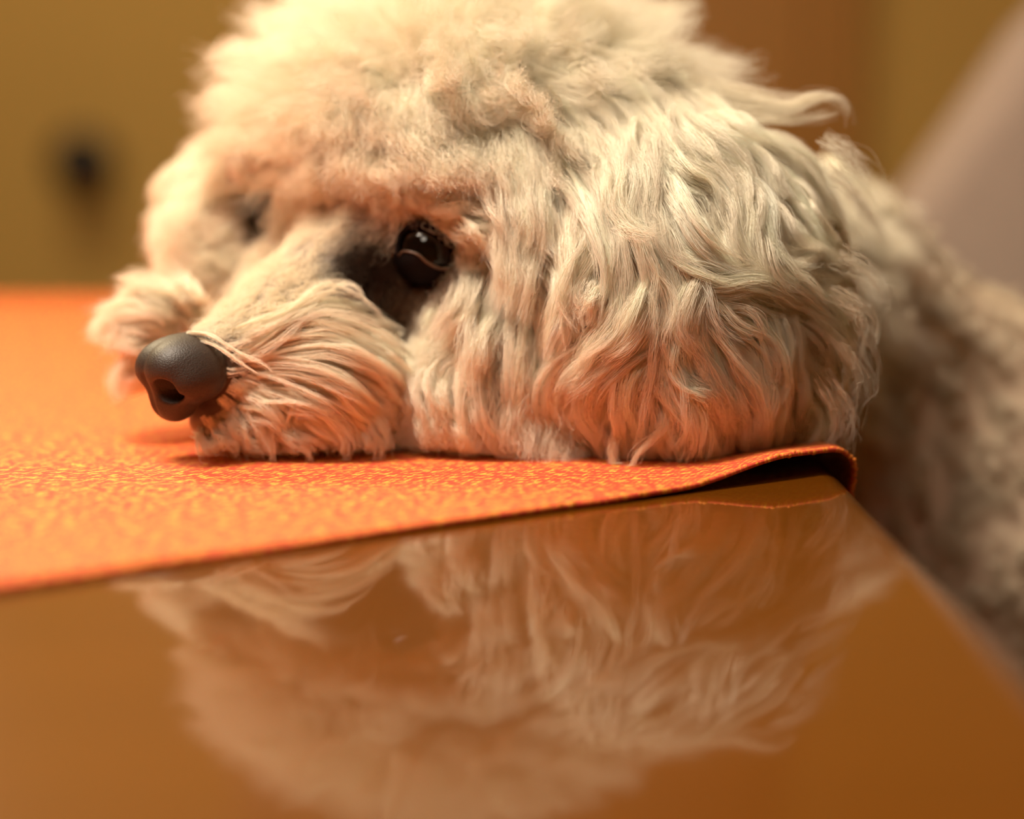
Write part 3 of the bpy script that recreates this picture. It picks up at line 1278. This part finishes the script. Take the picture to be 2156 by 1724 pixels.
Q, nor = guide_locks(GUIDES_TOP, sdf_hull, 30, 16, rng, 28.0, (0.5, 1.3), 0.3)
EARBITS.append((strands(Q, nor, 40, rng.uniform(0.08, 0.3, len(Q)), rng, (1.0, 0.95, 0.6), 0.05, 0.6, 0.6), rep(hair_tint(Q[:, 0], rng, CREAM, 0.04), 40)))
# single locks that stand away from the mass
CURLS = [
    [(1600, 420, 0.5), (1595, 500, 0.7), (1625, 550, 0.7), (1680, 560, 0.7), (1720, 540, 0.7), (1745, 525, 0.6)],
    [(1790, 400, 62.5), (1815, 440, 62.5), (1845, 480, 62.6), (1853, 520, 62.8)],
    [(1310, 470, 0.7), (1345, 488, 0.9), (1375, 490, 0.9), (1410, 480, 0.6)],
    [(1450, 150, 64.0), (1530, 160, 64.0), (1590, 155, 64.2), (1620, 148, 64.5)],
    [(1740, 290, 62.0), (1795, 325, 62.0), (1825, 375, 62.2), (1832, 410, 62.4)],
    [(1760, 350, 61.5), (1810, 395, 61.8), (1842, 450, 62.0), (1846, 500, 62.2)],
    [(1770, 540, 60.8), (1820, 570, 61.2), (1846, 610, 61.5), (1850, 650, 61.8)],
    [(1760, 610, 60.6), (1810, 650, 61.0), (1828, 710, 61.3), (1822, 770, 61.5)],
    [(1770, 720, 60.8), (1806, 780, 61.2), (1800, 840, 61.4), (1780, 890, 61.5)],
    [(1740, 800, 60.6), (1775, 860, 61.0), (1765, 920, 61.2), (1740, 960, 61.4)],
]
HOOK = [[(1480, 185, 63.4), (1580, 205, 63.2), (1655, 222, 63.0), (1705, 203, 63.0), (1750, 200, 63.0), (1780, 220, 63.0), (1788, 262, 63.0)],
        [(1480, 205, 63.4), (1580, 225, 63.2), (1660, 235, 63.0), (1720, 212, 63.0), (1760, 212, 63.0), (1782, 235, 63.0)],
        [(1480, 225, 63.2), (1580, 245, 63.1), (1660, 252, 63.0), (1730, 245, 63.0), (1775, 236, 63.0)],
        [(1450, 170, 63.6), (1540, 190, 63.4), (1620, 208, 63.2), (1690, 215, 63.1), (1730, 222, 63.0)]]
Q = np.array([resample([P(*c) for c in g], 20) for g in HOOK for _ in range(5)]) + rng.normal(0, 0.07, (20, 1, 3))
nor = nrm(np.array([0, 0, CAM_H]) - Q[:, 10])
EARBITS.append((strands(Q, nor, 24, 0.15, rng, (2.0, 1.1, 0.4), 0.05, 0.6, 0.5), np.tile(CREAM, (len(Q) * 24, 1))))
Q = np.array([resample([P(*c) if c[2] > 20 else PS(*c) for c in g], 20) for g in CURLS for _ in range(12)]) + rng.normal(0, 1, (len(CURLS) * 12, 1, 3)) * np.repeat([0.06 if i < 2 else 0.22 for i in range(len(CURLS))], 12)[:, None, None]
nor = nrm(np.array([0, 0, CAM_H]) - Q[:, 10])
EARBITS.append((strands(Q, nor, 6, 0.08, rng, (1.3, 0.9, 0.5), 0.08, 0.6, 0.5), np.tile(CREAM, (len(Q) * 6, 1))))
hair('ear_hair', EARBITS, ear_n)

# --- far ear
root, nor = sample_mesh(FV, FF, 700, lambda c: np.ones(len(c)), rng, sdf_ear_far)
Q = grow(root, nor, rng.uniform(0.9, 1.7, 700), 9, lambda p: (np.tile([-0.35, 0.0, -0.9], (len(p), 1)), np.ones(len(p))), sdf_ear_far, 0.3, 1.0, 0.1, 0.6, 0.35, 5)
Q = add_wave(Q, nor, 0.14, 1.2, rng)
hair('ear_hair', [(strands(Q, nor, 26, 0.28, rng, (1, 0.8, 0.45), 0.05), rep(hair_tint(root, rng), 26))], ear_f)

# --- head: topknot, cheeks and temples
fld_face = Field(GUIDES_FACE, sdf_skin, 0.55, 0.1)


def flow_head(p):
    d, w = fld_face(p)
    out = nrm(p - (SKULL + np.array([0, 0, 1.0]))) + np.array([0, 0, -0.25])
    return nrm(d * w[:, None] + out * (1 - w)[:, None]), np.ones(len(p))


def hair_len(p):
    dn = np.linalg.norm(p - EYE_N, axis=1)
    df = np.linalg.norm(p - EYE_F, axis=1)
    A, B = P(760, 520, 64.0), NOSE
    ab = B - A
    t = np.clip(((p - A) @ ab) / (ab @ ab), 0, 1)
    db = np.linalg.norm(p - (A + t[:, None] * ab), axis=1)
    L = 3.5 * sstep(0.8, 5.0, dn) * sstep(0.8, 3.2, df) * sstep(1.0, 4.2, db)
    L = np.maximum(L, 0.95)
    L = np.where((df < 2.6) & ((p - EYE_F) @ LFT > -0.1), 0.3, L)
    L = np.where(df < 1.7, 0.35, L)
    far = sstep(69.0, 66.0, p[:, 1]) + sstep(2.0, 6.0, p[:, 2] - SKULL[2])
    side = ((p - SKULL) @ LFT)
    L = np.where(side < -2.5, np.minimum(L, 1.3 + 2.2 * sstep(1.0, 4.0, p[:, 2] - EYE_F[2])), L)
    # cheek below the eye
    ck = 1 - sstep(1.5, 3.2, np.linalg.norm(p - NEAR_CHEEK, axis=1))
    L = np.maximum(L, 2.0 * ck)
    return L, dn, df, db


def w_head(c):
    L, dn, df, db = hair_len(c)
    tm = (NOSE - c) @ FWD
    muz = (tm < 6.3) & (dn > 2.0) & (c[:, 2] < NOSE[2] + 0.75 + 0.28 * tm) & (c[:, 1] < 68) & (c[:, 0] < -0.5)
    x = c[:, 0] < 12
    return x * ~muz * (dn > 1.12) * (df > 1.25) * (np.linalg.norm(c - NOSE, axis=1) > 1.5) * (sdf_ear_near(c) > -0.5) * (1.0 + 0.5 * sstep(2.5, 0.8, L)) * ((c - NOSE) @ FWD > -30)


bits = []
n = 9000
root, nor = sample_mesh(BV, BF, n, w_head, rng, sdf_skin)
L, dn, df, db = hair_len(root)
cheek = np.linalg.norm(root - NEAR_CHEEK, axis=1) < 3.0
lift = np.where(L > 1.6, 1.6, 0.5)[:, None]


def grow_head(root, nor, L, rng):
    return grow(root, nor * np.clip(L / 1.6, 0.35, 1.6)[:, None], L * rng.uniform(0.75, 1.08, len(L)), 11, flow_head, sdf_skin, 0.15, 1.0, 0.04, 0.72, 0.30, 33)


Q = grow_head(root, nor, L, rng)
Q = add_wave(Q, nor, np.clip(L * 0.05, 0.02, 0.16), np.clip(L * 0.5, 0.7, 1.5), rng, 0.3, 0.9)
ok = clear_of_eye(Q, 0)
Q, nor, root, L = Q[ok], nor[ok], root[ok], L[ok]
H = strands(Q, nor, 22, np.clip(0.14 + 0.06 * L, 0.1, 0.36), rng, (1, 1.0, 0.9), 0.07)
bits.append((H, rep(hair_tint(root, rng, CREAM, 0.02), 22)))
GUIDES_BROW = [
    [(835, 380), (838, 412), (846, 448)], [(865, 375), (872, 412), (885, 448)], [(895, 375), (905, 415), (920, 456)],
    [(925, 390), (948, 430), (960, 482)], [(960, 420), (975, 465), (974, 520)], [(1000, 450), (1000, 500), (982, 550)],
    [(1020, 520), (1005, 560), (978, 588)], [(1010, 590), (985, 612), (950, 618)], [(800, 400), (798, 430), (808, 462)],
    [(985, 615), (950, 640), (925, 690)], [(940, 630), (915, 660), (900, 720)], [(900, 625), (880, 670), (880, 720)],
]
Q, nor = guide_locks(GUIDES_BROW, sdf_skin, 9, 10, rng, 9.0, (0.08, 0.38), 0.3)
ok = clear_of_eye(Q, 2)
Q, nor = Q[ok], nor[ok]
bits.append((strands(Q, nor, 20, 0.10, rng, (1.0, 0.9, 0.5), 0.03, 0.6, 0.6), rep(hair_tint(Q[:, 2], rng), 20)))
Q, nor = guide_locks(GUIDES_FACE[:8], sdf_skin, 22, 14, rng, 20.0, (0.5, 1.4), 0.35)
bits.append((strands(Q, nor, 30, rng.uniform(0.06, 0.2, len(Q)), rng, (1.0, 0.95, 0.6), 0.06, 0.6, 0.55), rep(hair_tint(Q[:, 0], rng, CREAM, 0.04), 30)))
Q, nor = guide_locks(GUIDES_FACE[8:10] + [[(960, 300), (1010, 290), (1060, 250)], [(930, 250), (990, 230), (1050, 190)], [(1000, 360), (1040, 380), (1070, 420)]], sdf_skin, 16, 12, rng, 20.0, (0.3, 0.8), 0.35)
ok = clear_of_eye(Q, 1)
Q, nor = Q[ok], nor[ok]
bits.append((strands(Q, nor, 26, rng.uniform(0.08, 0.2, len(Q)), rng, (1.0, 1.0, 0.7), 0.07, 0.6, 0.55), rep(hair_tint(Q[:, 0], rng, CREAM, 0.04), 26)))
FOREHEAD = [[(820, 180), (830, 260), (840, 330)], [(900, 170), (930, 240), (960, 300)], [(980, 160), (1010, 220), (1040, 270)],
            [(740, 200), (740, 280), (730, 350)], [(650, 220), (640, 300), (630, 370)], [(880, 240), (900, 300), (915, 350)],
            [(780, 120), (770, 200), (780, 280)], [(950, 90), (980, 160), (1010, 220)],
            [(870, 300), (885, 350), (890, 400)], [(930, 300), (960, 350), (985, 400)], [(780, 300), (770, 360), (750, 420)], [(690, 310), (680, 370), (665, 430)], [(1000, 300), (1030, 360), (1050, 420)]]
Q, nor = guide_locks(FOREHEAD, sdf_skin, 26, 12, rng, 36.0, (0.5, 1.5), 0.3)
ok = clear_of_eye(Q, 0)
Q, nor = Q[ok], nor[ok]
bits.append((strands(Q, nor, 40, rng.uniform(0.15, 0.4, len(Q)), rng, (1.0, 1.1, 1.0), 0.12, 0.7, 0.5), rep(hair_tint(Q[:, 0], rng, CREAM, 0.03), 40)))
TUFT = [[(845, 345), (832, 385), (824, 440)], [(850, 345), (812, 380), (782, 415)], [(848, 350), (838, 395), (836, 432)], [(842, 350), (800, 395), (790, 408)]]
Q, nor = guide_locks(TUFT, sdf_skin, 4, 10, rng, 5.0, (0.35, 0.6), 0.1)
bits.append((strands(Q, nor, 14, 0.06, rng, (1.0, 0.8, 0.3), 0.02, 0.6, 0.7), np.tile(CREAM, (len(Q) * 14, 1))))
hair('head_hair', bits, dog)

# --- muzzle: moustache on both sides, short hair on the bridge
fld_muz = Field(GUIDES_MUZ + GUIDES_FAR, sdf_skin, 0.42, 0.15)


def flow_muz(p):
    d, w = fld_muz(p)
    q = p - NOSE
    side = np.sign(q @ LFT)[:, None]
    back = -0.7 * FWD + 0.7 * side * LFT + np.array([0, 0, -0.35])
    return nrm(d * w[:, None] + nrm(back) * (1 - w)[:, None]), np.ones(len(p))


def muz_t(p):
    return (NOSE - p) @ FWD


def w_muz(c):
    t = muz_t(c)
    q = c - NOSE
    top = (q @ UPV) > 0.9
    up = P(770, 520, 64.0) - NOSE
    return (t > 0.9) * (t < 6.3) * (np.linalg.norm(c - EYE_N, axis=1) > 2.0) * (c[:, 2] < NOSE[2] + 0.45 + 0.28 * t) * (c[:, 1] < 68) * (c[:, 0] < -0.5)


bits = []
n = 1300
root, nor = sample_mesh(BV, BF, n, w_muz, rng, sdf_skin)
t = muz_t(root)
hh = root[:, 2] - NOSE[2] - 0.28 * t
L = (1.1 + 2.0 * sstep(0.8, 2.6, t)) * (0.45 + 0.55 * (1 - sstep(0.0, 0.8, hh)))
L = np.where((root - NOSE) @ LFT > 0, np.minimum(L, 1.3), L)
Q = grow(root, nor, L * rng.uniform(0.7, 1.15, n), 13, flow_muz, sdf_skin, 0.6, 0.35, 0.05, 0.4, 0.07, 51, 0.35 * rng.random(n))
Q = add_wave(Q, nor, 0.05, 1.6, rng)
bits.append((strands(Q, nor, 30, 0.17, rng, (1, 0.85, 0.5), 0.02), rep(hair_tint(root, rng), 30)))
Q, nor = guide_locks(GUIDES_MUZ, sdf_skin, 24, 16, rng, 17.0, (0.25, 0.95), 0.35)
bits.append((strands(Q, nor, 26, rng.uniform(0.04, 0.16, len(Q)), rng, (1.0, 0.85, 0.45), 0.04, 0.6, 0.6), rep(hair_tint(Q[:, 0], rng, CREAM, 0.06), 26)))
Q, nor = guide_locks(GUIDES_FAR, sdf_skin, 26, 12, rng, 16.0, (0.3, 1.1), 0.3)
bits.append((strands(Q, nor, 26, rng.uniform(0.06, 0.2, len(Q)), rng, (1.0, 0.9, 0.5), 0.05, 0.6, 0.6), rep(hair_tint(Q[:, 0], rng, CREAM, 0.04), 26)))
WISPS = [[(395, 702, 60.0), (440, 706, 59.5), (500, 742, 59.3), (560, 772, 59.3), (585, 800, 59.3)],
         [(405, 712, 59.9), (450, 728, 59.4), (500, 762, 59.2), (545, 790, 59.2)],
         [(560, 775, 0.3), (600, 800, 0.5), (620, 850, 0.6), (606, 895, 0.6), (620, 930, 0.5), (648, 950, 0.5)],
         [(580, 770, 0.3), (612, 810, 0.5), (626, 860, 0.6), (618, 905, 0.6)],
         [(690, 610, 61.2), (720, 596, 61.0), (750, 606, 60.9), (772, 640, 60.9)],
         [(640, 620, 61.2), (690, 600, 61.0), (740, 615, 60.9), (790, 650, 60.9), (815, 690, 61.0)]]
Q = np.array([resample([P(*c) if c[2] > 20 else PS(*c) for c in g], 16) for g in WISPS for _ in range(2)]) + rng.normal(0, 0.03, (len(WISPS) * 2, 1, 3))
nor = nrm(np.array([0, 0, CAM_H]) - Q[:, 8])
bits.append((strands(Q, nor, 16, 0.06, rng, (1.0, 0.8, 0.25), 0.02, 0.6, 0.7), np.tile(CREAM, (len(Q) * 16, 1))))


def w_bridge(c):
    t = muz_t(c)
    return (t > 0.8) * (t < 7.5) * (c[:, 2] >= NOSE[2] + 0.45 + 0.28 * t) * (np.linalg.norm(c - EYE_N, axis=1) > 1.4) * (c[:, 1] < 68)


n = 1500
root, nor = sample_mesh(BV, BF, n, w_bridge, rng, sdf_skin)
tb = muz_t(root)
Q = grow(root, nor, rng.uniform(0.22, 0.42, n) + 0.15 * sstep(2, 5, tb), 6, lambda p: (np.tile(-FWD * 0.9 + UPV * 0.1, (len(p), 1)), np.ones(len(p))), sdf_skin, 0.6, 0.4, 0.0, 0.4, 0.3, 61)
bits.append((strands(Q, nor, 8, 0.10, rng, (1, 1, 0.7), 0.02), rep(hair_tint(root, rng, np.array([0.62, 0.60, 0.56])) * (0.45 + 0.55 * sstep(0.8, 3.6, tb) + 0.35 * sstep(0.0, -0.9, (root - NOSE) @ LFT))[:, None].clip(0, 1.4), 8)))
def on_surface(path, f=sdf_skin):
    d = np.array([march(a_, b_, f) or np.nan for a_, b_, _ in path], float)
    ok = ~np.isnan(d)
    d = np.interp(np.arange(len(d)), np.arange(len(d))[ok], d[ok])
    return [P(a_, b_, dd - l_) for (a_, b_, l_), dd in zip(path, d)]


STRAY = [[(480, 870, .3), (510, 915, .4), (525, 955, .4), (530, 982, .4)], [(540, 880, .4), (570, 925, .5), (575, 985, .4)],
         [(600, 890, .4), (640, 935, .5), (655, 960, .5), (650, 985, .4)], [(690, 910, .4), (728, 950, .5), (722, 988, .4)],
         [(760, 890, .4), (800, 940, .5), (790, 985, .4)], [(820, 890, .4), (875, 950, .5), (902, 990, .4)],
         [(850, 880, .4), (890, 940, .5), (910, 985, .4)], [(910, 900, .5), (945, 950, .5), (965, 992, .4)],
         [(1000, 900, .5), (1050, 960, .5), (1080, 1000, .4)], [(1080, 920, .5), (1140, 970, .5), (1185, 1005, .4)],
         [(440, 880, .3), (470, 925, .4), (505, 960, .4)], [(1470, 890, .6), (1482, 950, .7), (1490, 990, .7), (1500, 1012, .6)],
         [(1400, 900, .6), (1340, 960, .7), (1320, 1008, .6)], [(1300, 900, .6), (1290, 960, .7), (1315, 1010, .6)]]
Q = np.array([resample(on_surface(g, sdf_all), 14) for g in STRAY for _ in range(5)]) + rng.normal(0, 0.09, (len(STRAY) * 5, 1, 3))
nor = nrm(np.array([0, 0, CAM_H]) - Q[:, 7])
bits.append((strands(Q, nor, 14, 0.07, rng, (1.3, 0.9, 0.25), 0.04, 0.6, 0.6, 0.0), np.tile(CREAM * np.array([1, .95, .88]), (len(Q) * 14, 1))))
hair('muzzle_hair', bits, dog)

# --- body coat
def w_body(c):
    return (c[:, 0] > 6) * ((c[:, 1] < 84) | (c[:, 2] > -4))


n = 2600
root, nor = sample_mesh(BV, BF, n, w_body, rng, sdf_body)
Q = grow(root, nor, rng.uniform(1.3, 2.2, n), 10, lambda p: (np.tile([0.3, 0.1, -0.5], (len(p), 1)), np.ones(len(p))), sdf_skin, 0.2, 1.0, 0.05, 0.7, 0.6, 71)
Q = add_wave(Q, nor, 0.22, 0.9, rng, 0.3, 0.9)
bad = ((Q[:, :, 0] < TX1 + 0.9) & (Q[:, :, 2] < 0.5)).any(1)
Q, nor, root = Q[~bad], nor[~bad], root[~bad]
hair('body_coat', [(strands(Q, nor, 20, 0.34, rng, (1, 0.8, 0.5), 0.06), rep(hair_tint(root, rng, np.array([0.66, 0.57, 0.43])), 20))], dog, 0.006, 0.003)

for o in COL.objects:
    if '_b' in o:
        del o['_b']
